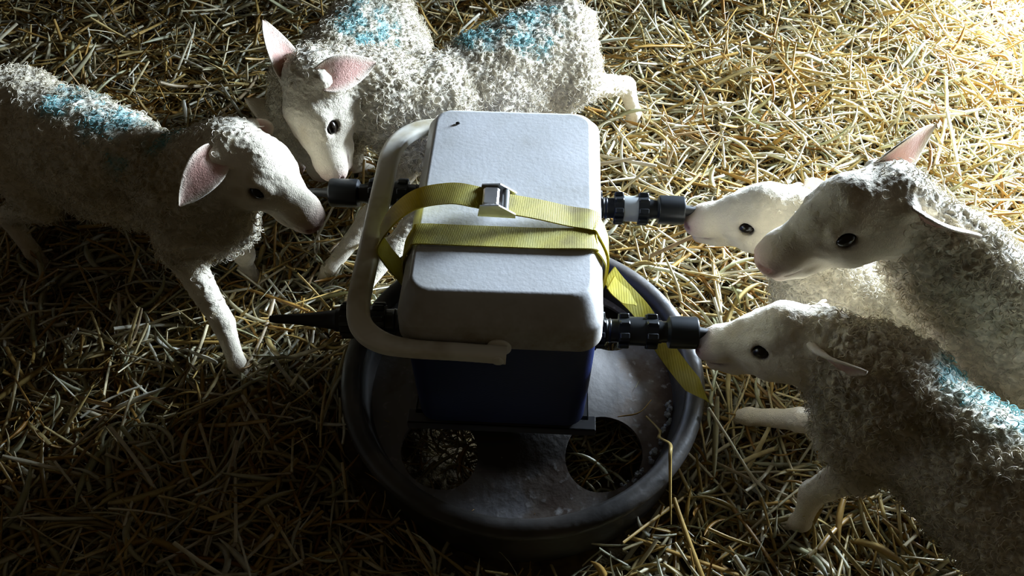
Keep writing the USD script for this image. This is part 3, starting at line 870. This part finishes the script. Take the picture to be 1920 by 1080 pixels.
# A: on the left, head across to the teat behind the handle
lamb('lamb reaching in from the left edge, pink nose beside the far left teat',
     S=(-.630, 1.262, .435), R=(-1.03, 1.475, .445), nose=(-.366, 1.190, .335), poll=(-.506, 1.262, .430), roll=(.3, -.15, 1),
     feet=[(-.58, 1.31, .005), (-.545, 1.045, .005), (-1.09, 1.58, 0), (-1.07, 1.36, 0)],
     ears=[((-.47, 1.36, .33), (.7, -.2, -.3)), ((-0.586, 1.098, 0.420), (.25, -.45, .60))],
     marks=[((-0.853, 1.406, 0.420), .065), ((-0.764, 1.348, 0.410), .065), ((-0.633, 1.285, 0.410), .055), ((-0.723, 1.286, 0.380), .05)], seed=21, s=1.06, hs=1.08, dirt=.5)

# C: behind the box, standing across, head hanging down to the same teat
lamb('lamb behind the cool box with its face hanging down and one ear pricked',
     S=(-.150, 1.530, .435), R=(.105, 1.740, .445), nose=(-.372, 1.320, .332), poll=(-.383, 1.396, .478), roll=(-.50, -.64, .32),
     feet=[(-.345, 1.220, 0), (-.41, 1.30, 0), (.06, 1.76, 0), (.318, 1.850, .005)],
     ears=[((-.215, 1.430, .515), (.30, -.65, .50)), ((-.443, 1.440, .530), (.75, -.6, .1))],
     marks=[((0.045, 1.653, 0.440), .085), ((-0.068, 1.630, 0.420), .06)], seed=33, s=1.08, hs=1.05, grey=.9, dirt=.45)

# D: beyond, rump up, head down out of sight
lamb('lamb farthest back, only its rounded back with two teal smudges showing',
     S=(-.430, 1.640, .385), R=(-.315, 1.890, .400), nose=(-.450, 1.560, .075), poll=(-.455, 1.575, .245), roll=(0, -.7, .5),
     feet=[(-.36, 1.66, 0), (-.53, 1.64, 0), (-.21, 1.94, 0), (-.39, 1.96, 0)],
     ears=[DR, DR], marks=[((-0.324, 1.752, 0.370), .085), ((-0.365, 1.606, 0.370), .06), ((-0.270, 1.724, 0.340), .06)], seed=45, s=1.05, hs=.95, grey=.3)

# E: sucking the far right teat, kneeling low behind its neighbours
lamb('lamb sucking the far right teat, half hidden behind another head',
     S=(.640, 1.120, .280), R=(.945, 1.150, .270), nose=(.338, 1.208, .322), poll=(.515, 1.170, .352), roll=(.15, -.05, 1),
     feet=[(.60, 1.10, .0), (.62, 1.19, .0), (.96, 1.08, 0), (.98, 1.24, 0)],
     ears=[((.60, 1.13, .32), (.3, -.8, 0)), ((.60, 1.24, .33), (.3, .8, 0))], marks=[], seed=57, s=.90, hs=1.03, grey=.6, mouth=.004)

# F: head held high on the right
lamb('lamb on the right with its head held high and both ears spread',
     S=(.865, .915, .445), R=(1.26, .88, .44), nose=(.380, .945, .490), poll=(.570, .990, .560), roll=(-.2, .05, 1),
     feet=[(.90, .885, 0), (.83, .98, 0), (1.28, .80, 0), (1.28, .96, 0)],
     ears=[((.725, .895, .525), (-.1, -.7, -.55)), ((.668, 1.09, .615), (.25, -.85, .2))], marks=[], seed=69, s=1.0, hs=1.12, grey=.8, dirt=.6)

# G: nearest, sucking the near right teat
lamb('nearest lamb at lower right, sucking the near right teat, teal back',
     S=(.605, .765, .430), R=(.860, .440, .450), nose=(.318, .918, .320), poll=(.484, .868, .372), roll=(0, .15, 1),
     feet=[(.505, .715, .0), (.445, .930, .01), (.80, .36, 0), (.98, .50, 0)],
     ears=[((0.489, 0.769, 0.425), (-.6, .25, -.7)), ((0.507, 0.947, 0.300), (.4, .3, -.6))], marks=[((0.682, 0.744, 0.420), .07), ((0.704, 0.689, 0.420), .055)], seed=81, s=1.05, hs=1.02, grey=.5, dirt=.7, mouth=.004)


# ------------------------------------------------------------------ single straws one can pick out
def loose_straw(label, P, w, kind='leaf', side=(0, 0, 1), mat=None):
    P = smooth_path(P, 40)
    o = P[0] * [1, 1, 0]
    t = np.linspace(0, 1, 40)
    if kind == 'leaf':
        ww = w * np.clip(np.sin(PI * np.clip(t * .9 + .08, 0, 1)) ** .5, .15, 1)
        sec = np.stack([np.stack([ww * a, .0009 * b * np.ones(40)], -1) for a, b in ((-.5, 0), (0, -1), (.5, 0), (0, 1))], 1)
    else:
        a = np.linspace(0, 2 * PI, 7, endpoint=False)
        sec = np.repeat((w / 2 * np.stack([np.cos(a), np.sin(a)], -1))[None], 40, 0)
    m = usdkit.mesh(stage, path_of('straw_stalk'), sweep(P - o, sec, side), mat or M['leaf' if kind == 'leaf' else 'stalk'], True)
    m.AddTranslateOp().Set(Gf.Vec3d(*map(float, o)))
    return tag(m.GetPrim(), label, 'straw')


loose_straw('bent pale straw blade at lower left, upright end with a hooked foot', [(-.865, .864, .075), (-.850, .80, .060), (-.820, .742, .040), (-.765, .728, .035), (-.70, .735, .045)], .010, side=(1, .3, .2))
loose_straw('broad orange straw blade lying across the lower left bedding', [(-.715, .742, .055), (-.66, .750, .060), (-.60, .775, .060)], .014, side=(.2, .9, .4))
loose_straw('greyish white straw blade near the bottom edge, left of the wheel', [(-.700, .660, .045), (-.62, .672, .055), (-.56, .650, .045), (-.525, .630, .030)], .013, side=(.2, .9, .5))
loose_straw('long straight straw stalk slanting across the top left corner', [(-1.33, 2.10, .040), (-1.24, 2.23, .050), (-1.14, 2.37, .060)], .0075, 'stalk')
loose_straw('pale straw hooked over the wheel rim below the yellow tail', [(.250, .905, .085), (.268, .862, .105), (.262, .835, .125), (.272, .800, .160), (.268, .770, .168), (.272, .735, .110), (.276, .700, .060)], .007, side=(1, .2, 0))
loose_straw('thin straw twig lying on the wheel disc beside the rim', [(.195, .895, .098), (.235, .905, .096), (.262, .935, .094)], .006, side=(0, 0, 1))
loose_straw('thin long straw running down from the yellow tail tip', [(.352, .880, .150), (.385, .850, .110), (.430, .800, .060), (.455, .770, .050)], .0055, 'stalk')
loose_straw('white upright straw leaning on the right outside of the wheel', [(.372, .905, .150), (.372, .860, .090), (.368, .800, .045)], .011, side=(1, 0, .2))
loose_straw('pale looped straw behind the wheel between the two right teats', [(.255, 1.36, .04), (.30, 1.31, .055), (.345, 1.29, .06), (.385, 1.26, .055), (.42, 1.21, .04)], .009, side=(.3, .8, .5))
loose_straw('long white straw stalk slanting toward the top right corner', [(1.02, 1.62, .06), (1.10, 1.80, .075), (1.16, 1.98, .07)], .010, 'stalk')
